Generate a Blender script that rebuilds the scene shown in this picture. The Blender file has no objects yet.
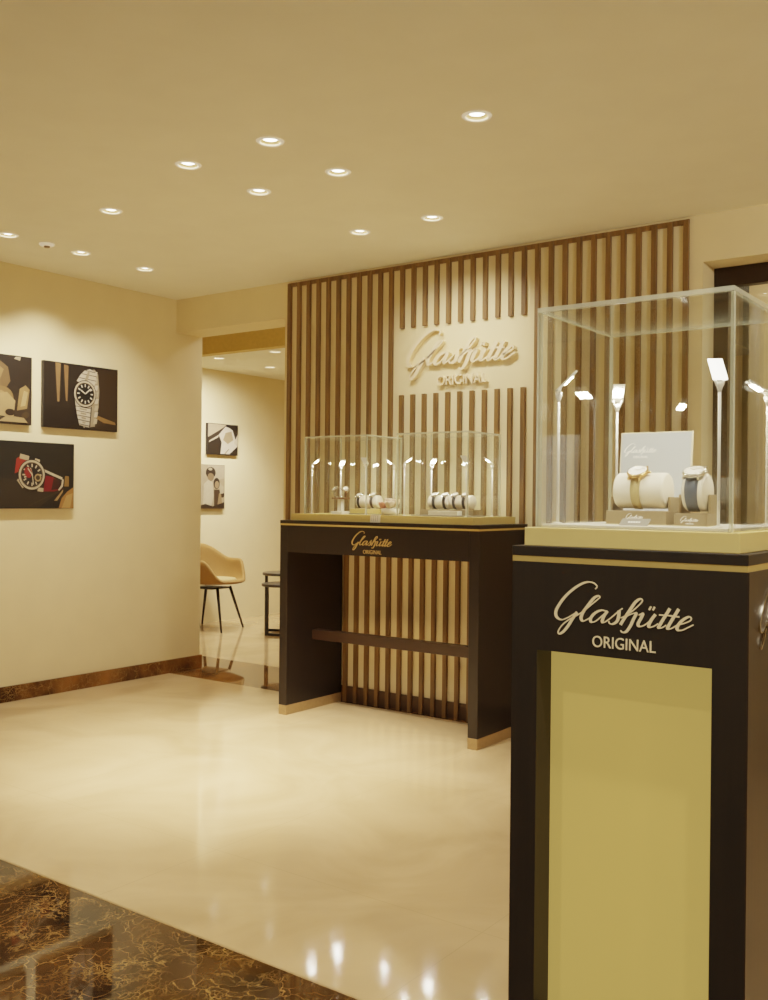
import bpy, bmesh, math, random
from mathutils import Vector, Matrix
random.seed(7)
PI = math.pi
scene = bpy.context.scene
COL = scene.collection
R = math.radians

# ------------------------------------------------------------------ materials
def lin(c):
    return tuple(((v/255)/12.92 if v/255 <= .04045 else (((v/255)+.055)/1.055)**2.4) for v in c)

def mat(name, rgb, rough=.5, metal=0., var=.06, vscale=30, coat=0., bump=0., spec=.5, emit=0., sheen=0.):
    m = bpy.data.materials.new(name); m.use_nodes = True
    nt = m.node_tree; b = nt.nodes['Principled BSDF']
    c = lin(rgb)
    tc = nt.nodes.new('ShaderNodeTexCoord')
    n = nt.nodes.new('ShaderNodeTexNoise'); n.inputs['Scale'].default_value = vscale
    n.inputs['Detail'].default_value = 4
    nt.links.new(tc.outputs['Object'], n.inputs['Vector'])
    r = nt.nodes.new('ShaderNodeValToRGB')
    r.color_ramp.elements[0].position = .3; r.color_ramp.elements[1].position = .7
    r.color_ramp.elements[0].color = (*[v*(1-var) for v in c], 1)
    r.color_ramp.elements[1].color = (*[min(1, v*(1+var)) for v in c], 1)
    nt.links.new(n.outputs['Fac'], r.inputs['Fac'])
    nt.links.new(r.outputs['Color'], b.inputs['Base Color'])
    b.inputs['Roughness'].default_value = rough
    b.inputs['Metallic'].default_value = metal
    b.inputs['Specular IOR Level'].default_value = spec
    b.inputs['Coat Weight'].default_value = coat
    b.inputs['Coat Roughness'].default_value = .08
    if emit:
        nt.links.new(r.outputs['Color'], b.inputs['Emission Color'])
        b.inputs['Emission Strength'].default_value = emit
    if sheen: b.inputs['Sheen Weight'].default_value = sheen
    if bump:
        bp = nt.nodes.new('ShaderNodeBump'); bp.inputs['Strength'].default_value = bump
        bp.inputs['Distance'].default_value = .002
        nt.links.new(n.outputs['Fac'], bp.inputs['Height'])
        nt.links.new(bp.outputs['Normal'], b.inputs['Normal'])
    return m

def wood_mat(name, rgb, rough=.45, coat=0., vertical=True, contrast=.35):
    m = mat(name, rgb, rough, coat=coat)
    nt = m.node_tree; b = nt.nodes['Principled BSDF']
    tc = [n for n in nt.nodes if n.type == 'TEX_COORD'][0]
    n = [n for n in nt.nodes if n.type == 'TEX_NOISE'][0]
    mp = nt.nodes.new('ShaderNodeMapping')
    mp.inputs['Scale'].default_value = (60, 60, 2.5) if vertical else (2.5, 60, 60)
    nt.links.new(tc.outputs['Object'], mp.inputs['Vector'])
    nt.links.new(mp.outputs['Vector'], n.inputs['Vector'])
    n.inputs['Scale'].default_value = 1.0
    r = [n for n in nt.nodes if n.type == 'VALTORGB'][0]
    c = lin(rgb)
    r.color_ramp.elements[0].color = (*[v*(1-contrast) for v in c], 1)
    r.color_ramp.elements[1].color = (*[v*(1+contrast) for v in c], 1)
    return m

def emis(name, rgb, strength):
    m = bpy.data.materials.new(name); m.use_nodes = True
    nt = m.node_tree; b = nt.nodes['Principled BSDF']
    c = lin(rgb)
    b.inputs['Base Color'].default_value = (*c, 1)
    b.inputs['Emission Color'].default_value = (*c, 1)
    b.inputs['Emission Strength'].default_value = strength
    return m

def glass_mat(name, tint=(.985, .995, .985), f0=.055):
    m = bpy.data.materials.new(name); m.use_nodes = True
    nt = m.node_tree; nt.nodes.clear()
    out = nt.nodes.new('ShaderNodeOutputMaterial')
    tr = nt.nodes.new('ShaderNodeBsdfTransparent'); tr.inputs['Color'].default_value = (*tint, 1)
    gl = nt.nodes.new('ShaderNodeBsdfGlossy'); gl.inputs['Roughness'].default_value = 0.0
    gl.inputs['Color'].default_value = (1, 1, 1, 1)
    lw = nt.nodes.new('ShaderNodeLayerWeight'); lw.inputs['Blend'].default_value = .5
    p = nt.nodes.new('ShaderNodeMath'); p.operation = 'POWER'; p.inputs[1].default_value = 5
    ma = nt.nodes.new('ShaderNodeMath'); ma.operation = 'MULTIPLY_ADD'
    ma.inputs[1].default_value = 1-f0; ma.inputs[2].default_value = f0
    mx = nt.nodes.new('ShaderNodeMixShader')
    nt.links.new(lw.outputs['Facing'], p.inputs[0]); nt.links.new(p.outputs[0], ma.inputs[0])
    nt.links.new(ma.outputs[0], mx.inputs[0])
    nt.links.new(tr.outputs[0], mx.inputs[1]); nt.links.new(gl.outputs[0], mx.inputs[2])
    nt.links.new(mx.outputs[0], out.inputs['Surface'])
    return m

def glass_edge_mat(name, rgb, alpha):
    m = mat(name, rgb, .25, var=.05, vscale=60)
    nt = m.node_tree; b = nt.nodes['Principled BSDF']
    b.inputs['Alpha'].default_value = alpha
    return m

def stone_floor_mat():
    m = bpy.data.materials.new('cream_marble_floor'); m.use_nodes = True
    nt = m.node_tree; N = nt.nodes; L = nt.links; b = N['Principled BSDF']
    tc = N.new('ShaderNodeTexCoord')
    n = N.new('ShaderNodeTexNoise'); n.inputs['Scale'].default_value = 1.6; n.inputs['Detail'].default_value = 8
    n.inputs['Distortion'].default_value = 1.2
    L.new(tc.outputs['Object'], n.inputs['Vector'])
    r = N.new('ShaderNodeValToRGB')
    r.color_ramp.elements[0].position = .32; r.color_ramp.elements[1].position = .68
    r.color_ramp.elements[0].color = (*lin((174, 146, 104)), 1)
    r.color_ramp.elements[1].color = (*lin((198, 168, 124)), 1)
    L.new(n.outputs['Fac'], r.inputs['Fac'])
    sep = N.new('ShaderNodeSeparateXYZ'); L.new(tc.outputs['Object'], sep.inputs[0])
    def line(sock, off, period):
        a = N.new('ShaderNodeMath'); a.operation = 'ADD'; a.inputs[1].default_value = off; L.new(sock, a.inputs[0])
        q = N.new('ShaderNodeMath'); q.operation = 'PINGPONG'; q.inputs[1].default_value = period/2; L.new(a.outputs[0], q.inputs[0])
        k = N.new('ShaderNodeMath'); k.operation = 'LESS_THAN'; k.inputs[1].default_value = .0016; L.new(q.outputs[0], k.inputs[0])
        return k
    a = line(sep.outputs['X'], 1.50+1.13*10, 1.13); c = line(sep.outputs['Y'], -2.56+1.13*10, 1.13)
    mxm = N.new('ShaderNodeMath'); mxm.operation = 'MAXIMUM'; L.new(a.outputs[0], mxm.inputs[0]); L.new(c.outputs[0], mxm.inputs[1])
    mx = N.new('ShaderNodeMix'); mx.data_type = 'RGBA'
    mx.inputs['B'].default_value = (*lin((150, 132, 95)), 1)
    L.new(r.outputs['Color'], mx.inputs['A'])
    sc = N.new('ShaderNodeMath'); sc.operation = 'MULTIPLY'; sc.inputs[1].default_value = .4; L.new(mxm.outputs[0], sc.inputs[0])
    L.new(sc.outputs[0], mx.inputs['Factor']); L.new(mx.outputs['Result'], b.inputs['Base Color'])
    n2 = N.new('ShaderNodeTexNoise'); n2.inputs['Scale'].default_value = 9; L.new(tc.outputs['Object'], n2.inputs['Vector'])
    mr = N.new('ShaderNodeMapRange'); mr.inputs['To Min'].default_value = .05; mr.inputs['To Max'].default_value = .11
    L.new(n2.outputs['Fac'], mr.inputs['Value']); L.new(mr.outputs['Result'], b.inputs['Roughness'])
    return m

def marble_mat(name='dark_brown_marble', light=1.0, vein=(150, 114, 64)):
    m = bpy.data.materials.new(name); m.use_nodes = True
    nt = m.node_tree; N = nt.nodes; L = nt.links; b = N['Principled BSDF']
    tc = N.new('ShaderNodeTexCoord')
    wob = N.new('ShaderNodeTexNoise'); wob.inputs['Scale'].default_value = 5; wob.inputs['Detail'].default_value = 6
    L.new(tc.outputs['Object'], wob.inputs['Vector'])
    vm = N.new('ShaderNodeVectorMath'); vm.operation = 'MULTIPLY_ADD'
    vm.inputs[1].default_value = (.28, .28, .28)
    L.new(wob.outputs['Color'], vm.inputs[0]); L.new(tc.outputs['Object'], vm.inputs[2])
    def veins(scale, width):
        v = N.new('ShaderNodeTexVoronoi'); v.feature = 'DISTANCE_TO_EDGE'; v.inputs['Scale'].default_value = scale
        L.new(vm.outputs[0], v.inputs['Vector'])
        mr = N.new('ShaderNodeMapRange'); mr.inputs['From Min'].default_value = 0; mr.inputs['From Max'].default_value = width
        mr.inputs['To Min'].default_value = 1; mr.inputs['To Max'].default_value = 0
        L.new(v.outputs['Distance'], mr.inputs['Value'])
        return mr.outputs['Result']
    v1 = veins(16, .035); v2 = veins(44, .09)
    msk = N.new('ShaderNodeTexNoise'); msk.inputs['Scale'].default_value = 4.5; msk.inputs['Detail'].default_value = 3
    L.new(tc.outputs['Object'], msk.inputs['Vector'])
    mk = N.new('ShaderNodeMapRange'); mk.inputs['From Min'].default_value = .42; mk.inputs['From Max'].default_value = .66
    L.new(msk.outputs['Fac'], mk.inputs['Value'])
    m1 = N.new('ShaderNodeMath'); m1.operation = 'MULTIPLY'; L.new(v2, m1.inputs[0]); L.new(mk.outputs['Result'], m1.inputs[1])
    mx = N.new('ShaderNodeMath'); mx.operation = 'MAXIMUM'; L.new(v1, mx.inputs[0]); L.new(m1.outputs[0], mx.inputs[1])
    mk2 = N.new('ShaderNodeMapRange'); mk2.inputs['From Min'].default_value = .35; mk2.inputs['From Max'].default_value = .62
    n3 = N.new('ShaderNodeTexNoise'); n3.inputs['Scale'].default_value = 11; L.new(vm.outputs[0], n3.inputs['Vector'])
    L.new(n3.outputs['Fac'], mk2.inputs['Value'])
    m2 = N.new('ShaderNodeMath'); m2.operation = 'MULTIPLY'; L.new(mx.outputs[0], m2.inputs[0]); L.new(mk2.outputs['Result'], m2.inputs[1])
    base = N.new('ShaderNodeValToRGB')
    base.color_ramp.elements[0].position = .35; base.color_ramp.elements[1].position = .75
    base.color_ramp.elements[0].color = (*lin((34*light, 22*light, 11*light)), 1)
    base.color_ramp.elements[1].color = (*lin((86*light, 58*light, 28*light)), 1)
    L.new(wob.outputs['Fac'], base.inputs['Fac'])
    mm = N.new('ShaderNodeMix'); mm.data_type = 'RGBA'
    L.new(m2.outputs[0], mm.inputs['Factor']); L.new(base.outputs['Color'], mm.inputs['A'])
    mm.inputs['B'].default_value = (*lin(vein), 1)
    L.new(mm.outputs['Result'], b.inputs['Base Color'])
    b.inputs['Roughness'].default_value = .035
    b.inputs['IOR'].default_value = 1.5
    return m

WALL = (230, 214, 172)
M = {}
M['wall'] = mat('warm_cream_wall_paint', WALL, .75, var=.02, vscale=6, bump=.05)
M['wall_back'] = mat('pale_cream_wall_paint', (233, 217, 174), .75, var=.02, vscale=6, bump=.05)
M['ceiling'] = mat('ceiling_paint', (242, 240, 224), .85, var=.02, vscale=5)
M['slat_back'] = mat('slat_backing_paint', (230, 205, 164), .7, var=.02, vscale=8)
M['floor'] = stone_floor_mat()
M['marble'] = marble_mat()
M['marble_base'] = marble_mat('brown_marble_baseboard', 1.7, (150, 116, 66))
for k_ in ('marble', 'marble_base'): M[k_].node_tree.nodes['Principled BSDF'].inputs['Specular IOR Level'].default_value = .32
M['slat'] = wood_mat('brown_oak_slat', (116, 87, 46), .5)
M['dark'] = wood_mat('dark_stained_wood', (30, 24, 16), .5, coat=0, contrast=.18)
M['dark_counter'] = wood_mat('near_black_stained_wood', (22, 15, 9), .42, coat=0, contrast=.15)
M['dark_gloss'] = wood_mat('dark_lacquered_side', (40, 28, 15), .42, coat=.08, contrast=.18)
M['dark_h'] = wood_mat('dark_stained_wood_rail', (46, 29, 15), .4, coat=.1, vertical=False, contrast=.25)
M['brass'] = mat('satin_brass', (200, 174, 104), .4, metal=.3, var=.04, vscale=40)
M['brass_foot'] = mat('brushed_brass_foot', (160, 130, 86), .42, metal=.35, var=.08, vscale=60)
M['cream'] = mat('cream_lacquer', (224, 202, 130), .35, var=.015, vscale=20)
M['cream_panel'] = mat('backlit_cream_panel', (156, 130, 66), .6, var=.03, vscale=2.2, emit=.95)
M['white'] = mat('white_lacquer', (240, 234, 218), .35, var=.01)
M['lamp_metal'] = mat('white_enamel_glow', (236, 230, 214), .3, var=.02, emit=.12)  # slight glow put into the enamel of bases, poles and heads
M['led'] = emis('lamp_led', (255, 246, 226), 420)
M['led_bar'] = emis('lamp_led_bar', (255, 247, 232), 5)
M['glass'] = glass_mat('clear_glass')
M['glass_edge'] = glass_edge_mat('green_glass_edge', (240, 243, 216), .5)
M['cushion'] = mat('ivory_leatherette', (248, 238, 216), .55, var=.02, vscale=60, bump=.1)
M['taupe'] = mat('taupe_card', (150, 130, 96), .6, var=.02)
M['taupe_grey'] = mat('grey_card', (146, 140, 128), .6, var=.02)
M['card'] = mat('pale_grey_card', (196, 200, 200), .5, var=.02, vscale=4)
M['card_edge'] = mat('cream_card_edge', (236, 224, 190), .5)
M['print_white'] = mat('white_ink_glow', (250, 246, 236), .5, var=.0, emit=.25)  # self-glow mixed into the ink, standing in for light on it
M['lettering'] = mat('pale_gold_lettering_glow', (224, 202, 154), .35, metal=.15, var=.02, emit=.22)  # faint glow built into the gold so the script looks lit
M['gold_lettering'] = mat('gold_lettering', (204, 168, 100), .3, metal=.35, var=.04)
M['chrome_lettering'] = mat('polished_steel_lettering', (232, 222, 200), .12, metal=1., var=.02)
M['sign'] = mat('cream_sign_letters', (238, 220, 184), .5, var=.02)
M['steel'] = mat('polished_steel', (222, 216, 202), .22, metal=.9, var=.03)
M['gold'] = mat('rose_gold', (226, 186, 128), .25, metal=.85, var=.03)
M['dial'] = mat('silver_dial', (244, 238, 222), .4, var=.02)
M['strap_tan'] = mat('beige_strap', (190, 168, 116), .6, var=.08, vscale=150)
M['strap_grey'] = mat('slate_blue_strap', (84, 92, 104), .45, var=.12, vscale=120)
M['strap_black'] = mat('black_strap', (40, 36, 34), .5, var=.1)
M['strap_brown'] = mat('brown_strap', (112, 74, 40), .5, var=.1)
M['black_metal'] = mat('black_metal', (26, 20, 14), .4, var=.1)
M['black_wood'] = mat('black_table_top', (44, 34, 22), .35, var=.12, coat=.2)
M['tan'] = mat('tan_upholstery', (142, 106, 52), .8, var=.05, vscale=80, bump=.15)
M['seat_pale'] = mat('pale_seat_fabric', (180, 156, 104), .8, var=.05, vscale=80, bump=.15)
M['bronze'] = mat('dark_bronze_frame', (44, 33, 22), .35, metal=.3, var=.08)
M['trim_glow'] = mat('glowing_white_trim', (240, 228, 200), .5, var=.02, emit=.35)
M['reflector'] = mat('bright_reflector', (206, 184, 134), .35, var=.01)
M['bulb'] = emis('bulb', (255, 246, 224), 14)
M['frame_black'] = mat('black_picture_edge', (30, 22, 15), .5)
M['rose'] = mat('cream_petals', (242, 222, 196), .7, var=.06)
M['rose_pink'] = mat('pink_petals', (232, 168, 150), .7, var=.08)
M['leaf'] = mat('olive_leaf', (120, 112, 56), .6, var=.1)
M['shadow_gap'] = mat('shadow_gap', (70, 50, 26), .8)

_pm = {}
def pm(rgb):
    k = tuple(int(v) for v in rgb)
    if k not in _pm: _pm[k] = mat('print_ink_%02x%02x%02x' % k, k, .45, var=.05, vscale=25)
    return _pm[k]

# ------------------------------------------------------------------ mesh helpers
class MB:
    def __init__(self): self.bm = bmesh.new(); self.mi = 0
    def _tag(self, faces):
        for f in faces: f.material_index = self.mi
    def box(self, x0, x1, y0, y1, z0, z1, mtx=None):
        vs = [self.bm.verts.new((x, y, z)) for x in (x0, x1) for y in (y0, y1) for z in (z0, z1)]
        if mtx:
            for v in vs: v.co = mtx @ v.co
        q = [(0,1,3,2), (4,6,7,5), (0,4,5,1), (2,3,7,6), (0,2,6,4), (1,5,7,3)]
        fs = [self.bm.faces.new([vs[i] for i in t]) for t in q]
        self._tag(fs); return fs
    def lathe(self, prof, seg=24, mtx=None, cap0=True, cap1=True, smooth=True):
        rings = []
        for r, z in prof:
            ring = [self.bm.verts.new((r*math.cos(2*PI*k/seg), r*math.sin(2*PI*k/seg), z)) for k in range(seg)]
            rings.append(ring)
        fs = []
        for a, b in zip(rings, rings[1:]):
            for k in range(seg):
                f = self.bm.faces.new((a[k], a[(k+1) % seg], b[(k+1) % seg], b[k])); f.smooth = smooth; fs.append(f)
        if cap0: fs.append(self.bm.faces.new(rings[0][::-1]))
        if cap1: fs.append(self.bm.faces.new(rings[-1]))
        if mtx:
            for ring in rings:
                for v in ring: v.co = mtx @ v.co
        self._tag(fs); return fs
    def rod(self, p, q, r0, r1=None, seg=12):
        p, q = Vector(p), Vector(q); r1 = r0 if r1 is None else r1
        d = q-p; m = Matrix.Translation(p) @ d.to_track_quat('Z', 'Y').to_matrix().to_4x4()
        return self.lathe([(r0, 0), (r1, d.length)], seg, m)
    def poly(self, pts):
        f = self.bm.faces.new([self.bm.verts.new(p) for p in pts]); self._tag([f]); return f
    def build(self, name, mats, parent=None, bevel=0, seg=2, smooth_angle=None, recalc=True):
        if recalc: bmesh.ops.recalc_face_normals(self.bm, faces=self.bm.faces)
        me = bpy.data.meshes.new(name); self.bm.to_mesh(me); self.bm.free()
        if not isinstance(mats, (list, tuple)): mats = [mats]
        for m in mats: me.materials.append(m)
        o = bpy.data.objects.new(name, me); COL.objects.link(o)
        if parent is not None: o.parent = parent
        if bevel:
            md = o.modifiers.new('bevel', 'BEVEL'); md.width = bevel; md.segments = seg; md.limit_method = 'ANGLE'
            md.harden_normals = False
        return o

def boxobj(name, dims, m, parent=None, bevel=0, seg=2):
    b = MB(); b.box(*dims); return b.build(name, m, parent, bevel, seg)

def thing(name, label, cat, loc=(0, 0, 0), rotz=0, group=None):
    o = bpy.data.objects.new(name, None); COL.objects.link(o)
    o.location = loc; o.rotation_euler = (0, 0, rotz)
    o.empty_display_size = .05
    o['label'] = label; o['category'] = cat
    if group: o['group'] = group
    return o

def tag(o, label, cat, group=None):
    o['label'] = label; o['category'] = cat
    if group: o['group'] = group
    return o

def struct(o):
    o['kind'] = 'structure'; return o

def copy_tree(o, parent=None):
    c = o.copy(); COL.objects.link(c)
    if parent is not None: c.parent = parent
    for ch in list(o.children): copy_tree(ch, c)
    return c

def dup(src, loc, rotz, label, group=None):
    c = copy_tree(src); c.location = loc; c.rotation_euler = (0, 0, rotz); c['label'] = label
    if group: c['group'] = group
    return c

# ------------------------------------------------------------------ script lettering (width normalised to 1)
LOGO = [[(0.303, -0.046), (0.316, -0.027), (0.292, -0.005), (0.249, 0.0), (0.201, -0.015), (0.138, -0.055), (0.073, -0.114), (0.023, -0.18), (0.0, -0.23), (0.008, -0.266), (0.045, -0.282), (0.093, -0.264), (0.134, -0.239), (0.165, -0.218)], [(0.165, -0.22), (0.134, -0.265), (0.097, -0.323), (0.061, -0.366), (0.029, -0.385), (0.02, -0.369), (0.049, -0.323), (0.105, -0.276), (0.169, -0.239), (0.225, -0.2), (0.28, -0.153), (0.323, -0.117), (0.338, -0.1), (0.324, -0.093), (0.292, -0.112), (0.249, -0.165), (0.213, -0.215), (0.197, -0.257), (0.211, -0.278), (0.237, -0.268), (0.264, -0.252)], [(0.395, -0.197), (0.35, -0.192), (0.303, -0.215), (0.27, -0.255), (0.276, -0.28), (0.307, -0.272), (0.35, -0.236), (0.395, -0.194)], [(0.395, -0.194), (0.367, -0.237), (0.358, -0.271), (0.373, -0.274), (0.404, -0.253), (0.442, -0.221), (0.48, -0.187), (0.506, -0.167)], [(0.481, -0.186), (0.478, -0.226), (0.465, -0.261), (0.434, -0.281), (0.411, -0.277), (0.405, -0.263)], [(0.492, -0.234), (0.519, -0.221), (0.578, -0.179), (0.629, -0.131), (0.648, -0.104), (0.633, -0.093), (0.598, -0.118), (0.555, -0.181), (0.519, -0.236), (0.492, -0.281)], [(0.519, -0.237), (0.543, -0.215), (0.578, -0.198), (0.605, -0.194), (0.586, -0.235), (0.563, -0.285), (0.535, -0.324), (0.507, -0.332), (0.493, -0.321)], [(0.623, -0.204), (0.65, -0.191), (0.642, -0.219), (0.619, -0.264), (0.629, -0.281), (0.663, -0.27), (0.702, -0.237), (0.736, -0.192)], [(0.74, -0.191), (0.713, -0.229), (0.694, -0.269), (0.703, -0.28), (0.729, -0.272), (0.759, -0.252)], [(0.84, -0.144), (0.808, -0.197), (0.77, -0.262), (0.764, -0.279), (0.785, -0.277), (0.815, -0.258)], [(0.9, -0.143), (0.864, -0.204), (0.829, -0.266), (0.829, -0.281), (0.853, -0.275), (0.886, -0.253)], [(0.766, -0.192), (0.823, -0.191), (0.868, -0.193), (0.905, -0.195)], [(0.894, -0.249), (0.934, -0.236), (0.975, -0.216), (0.985, -0.199), (0.967, -0.189), (0.923, -0.218), (0.892, -0.26), (0.896, -0.283), (0.927, -0.28), (0.964, -0.26), (1.0, -0.239)], [(0.709, -0.14), (0.696, -0.164)], [(0.735, -0.141), (0.722, -0.164)]]

def catmull(P, n=7):
    out = []
    Q = [P[0]] + list(P) + [P[-1]]
    for i in range(1, len(Q)-2):
        p0, p1, p2, p3 = [Vector(q) for q in Q[i-1:i+3]]
        for k in range(n):
            t = k/n
            out.append(.5*((2*p1) + (-p0+p2)*t + (2*p0-5*p1+4*p2-p3)*t*t + (-p0+3*p1-3*p2+p3)*t*t*t))
    out.append(Vector(P[-1])); return out

def lettering(name, mtl, parent, x0, z0, width, y_back, y_front, n=7, fat=1.0):
    """Script word, left end at x0 and top at z0, on a face looking to local -y."""
    b = MB()
    for si, st in enumerate(LOGO):
        pts = catmull(st, n)
        ws = []
        for i, p in enumerate(pts):
            d = pts[min(i+1, len(pts)-1)] - pts[max(i-1, 0)]
            dn = max(0., -d.y/(d.length+1e-9))
            w = .0095 + .0155*dn**.8
            if si in (13, 14): w = .014
            ws.append(w)
        for _ in range(3):
            ws = [(ws[max(i-1, 0)]+ws[i]+ws[min(i+1, len(ws)-1)])/3 for i in range(len(ws))]
        L, Rr = [], []
        for i, p in enumerate(pts):
            d = (pts[min(i+1, len(pts)-1)] - pts[max(i-1, 0)]).normalized()
            nrm = Vector((-d.y, d.x))*ws[i]*.5*fat
            L.append(p+nrm); Rr.append(p-nrm)
        # depth nudge per stroke so overlapping strokes never share a plane
        yf = y_front - .00012*(si % 5)*max(1, abs(y_front-y_back)/.004)*.5
        def V(q, y): return b.bm.verts.new((x0+q.x*width, y, z0+q.y*width))
        lf = [V(q, yf) for q in L]; rf = [V(q, yf) for q in Rr]
        lb = [V(q, y_back) for q in L]; rb = [V(q, y_back) for q in Rr]
        for i in range(len(pts)-1):
            b.bm.faces.new((lf[i], lf[i+1], rf[i+1], rf[i])); b.bm.faces.new((lb[i], rb[i], rb[i+1], lb[i+1]))
            b.bm.faces.new((lf[i], lb[i], lb[i+1], lf[i+1])); b.bm.faces.new((rf[i], rf[i+1], rb[i+1], rb[i]))
        b.bm.faces.new((lf[0], rf[0], rb[0], lb[0])); b.bm.faces.new((lf[-1], lb[-1], rb[-1], rf[-1]))
    return b.build(name, mtl, parent)

def text_mesh(txt, x0, x1, zb, zt, y_back, y_front):
    cu = bpy.data.curves.new('text', 'FONT'); cu.body = txt; cu.size = 1; cu.extrude = .01; cu.resolution_u = 4
    o = bpy.data.objects.new('text', cu); COL.objects.link(o)
    dg = bpy.context.evaluated_depsgraph_get(); dg.update()
    me = bpy.data.meshes.new_from_object(o.evaluated_get(dg))
    bpy.data.objects.remove(o); bpy.data.curves.remove(cu)
    xs = [v.co.x for v in me.vertices]; ys = [v.co.y for v in me.vertices]
    ax, bx, ay, by = min(xs), max(xs), min(ys), max(ys)
    for v in me.vertices:
        x, y, z = v.co
        v.co = (x0+(x-ax)/(bx-ax)*(x1-x0), y_front if z > 0 else y_back, zb+(y-ay)/(by-ay)*(zt-zb))
    return me

def small_word(name, mtl, parent, x0, z0, width, y_back, y_front, txt='ORIGINAL'):
    me = text_mesh(txt, x0+.285*width, x0+.744*width, z0-.453*width, z0-.373*width, y_back, y_front)
    me.materials.clear(); me.materials.append(mtl)
    o = bpy.data.objects.new(name, me); COL.objects.link(o); o.parent = parent
    return o

# ------------------------------------------------------------------ setting
XL, YB, ZC = -5.545, 4.94, 2.745       # left wall, back wall, ceiling
XO = -4.468                            # right edge of the opening
LIGHTS = [(-1.93, 3.195), (-2.755, 2.945), (-3.245, 2.95), (-2.765, 3.395), (-3.25, 3.40), (-4.093, 3.204),
          (-4.949, 3.174), (-4.95, 3.659), (-4.956, 4.149), (-3.287, 4.229), (-2.816, 4.227)]
DETECT = (-4.938, 3.416)
FAR_LIGHTS = [(-6.786, 6.577), (-6.055, 6.562), (-6.814, 7.312)]
ZF = 2.61

struct(boxobj('floor', (-5.7, 2.6, 2.027, 4.895, -.1, 0), M['floor']))
b = MB(); b.box(-5.8, 2.6, -3.1, 2.020, -.1, 0); struct(b.build('floor_border', M['marble']))
struct(boxobj('trim_1', (-5.8, 2.6, 2.020, 2.027, -.1, .0004), M['brass_foot']))
struct(boxobj('trim_2', (-7.6, 2.6, 4.895, 5.59, -.1, 0), M['marble_base']))          # threshold strip
struct(boxobj('floor_side_room', (-7.6, -2.5, 5.59, 9.1, -.1, 0), M['floor']))
# ceiling with round cut-outs for the recessed lights
def ceiling(name, x0, x1, y0, y1, z, holes, r=.043):
    bm = bmesh.new(); edges = []
    def loop(ps):
        vs = [bm.verts.new((x, y, z)) for x, y in ps]
        for i in range(len(vs)): edges.append(bm.edges.new((vs[i], vs[(i+1) % len(vs)])))
    loop([(x0, y0), (x1, y0), (x1, y1), (x0, y1)])
    for hx, hy in holes: loop([(hx+r*math.cos(2*PI*k/20), hy+r*math.sin(2*PI*k/20)) for k in range(20)])
    bmesh.ops.triangle_fill(bm, use_beauty=True, use_dissolve=False, edges=edges)
    me = bpy.data.meshes.new(name); bm.to_mesh(me); bm.free(); me.materials.append(M['ceiling'])
    o = bpy.data.objects.new(name, me); COL.objects.link(o)
    return struct(o)
ceiling('ceiling', -5.7, 2.6, -3.1, YB+.01, ZC, LIGHTS)
ceiling('ceiling_side_room', -7.6, -2.5, 6.44, 9.1, ZF, FAR_LIGHTS)
struct(boxobj('ceiling_passage', (-7.6, XO+.3, 4.95, 6.44, 2.92, 2.96), M['ceiling']))
struct(boxobj('trim_3', (-7.6, -2.5, 6.34, 6.44, ZF, 2.95), mat('ochre_bulkhead', (204, 176, 104), .8)))
struct(boxobj('wall_left', (XL-.15, XL, -3.1, 5.20, 0, ZC+.2), M['wall']))
b = MB()
b.box(XO, -1.651, YB, YB+.25, 0, ZC+.2)                     # behind the slats
b.box(-1.651, 2.6, YB, YB+.24, 2.504, ZC+.2)               # over the right-hand opening
b.box(.24, 2.6, YB, YB+.24, 0, 2.504)
struct(b.build('wall_back', M['wall_back']))
struct(boxobj('wall_lintel', (XL, XO, YB, YB+.255, 2.504, ZC+.2), M['wall_back']))
struct(boxobj('wall_side_room_left', (-7.6, -7.46, 4.9, 9.1, 0, 2.95), M['wall']))
struct(boxobj('wall_side_room_back', (-7.6, -2.5, 9.0, 9.12, 0, 2.95), M['wall']))
struct(boxobj('wall_side_room_return', (-7.46, XL-.15, 5.02, 5.20, 0, 2.95), M['wall']))
struct(boxobj('wall_side_room_right', (-4.0, -3.9, 5.2, 9.0, 0, 2.95), M['wall']))
struct(boxobj('wall_right', (2.5, 2.62, -3.1, YB, 0, ZC+.1), M['wall']))
struct(boxobj('wall_front', (-5.7, 2.6, -3.12, -3.0, 0, ZC+.1), M['wall']))
b = MB(); b.box(XL, XL+.014, -3.0, 5.20, 0, .098); b.box(XL-.15, XL+.014, 5.20, 5.214, 0, .098)
struct(b.build('baseboard_left', M['marble_base'], bevel=.002))
struct(boxobj('baseboard_back', (XO, -1.66, YB-.008, YB, 0, .098), mat('dark_plinth', (78, 56, 32), .5)))
# room behind the right-hand opening
struct(boxobj('wall_beyond_window', (-1.9, 2.6, 6.6, 6.7, 0, 2.9), mat('pale_rose_wall', (222, 196, 146), .75, var=.03, vscale=4)))
struct(boxobj('floor_beyond_window', (-1.9, 2.6, 5.59, 6.6, -.1, 0), M['floor']))
struct(boxobj('ceiling_beyond_window', (-1.9, 2.6, YB+.15, 6.6, 2.9, 2.95), M['ceiling']))
struct(boxobj('reflection_strip', (-1.36, -1.18, 6.52, 6.6, .7, 2.7), mat('ochre_reflection', (176, 142, 70), .7)))  # upright strip built in place of slat reflections in the glass
# dark framed window in the opening
w = thing('window_1', 'dark framed glazed opening at the right end of the slat wall', 'window', (-1.651, YB+.172, 0))
w['kind'] = 'structure'
b = MB(); b.box(0, .075, .0, .06, 0, 2.405); b.box(0, 1.89, 0, .06, 2.405, 2.504); b.box(1.8, 1.89, 0, .06, 0, 2.405)
b.build('window_frame', M['bronze'], w, .003)
boxobj('window_pane', (.075, 1.8, .025, .033, 0, 2.405), M['glass'], w)

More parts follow.
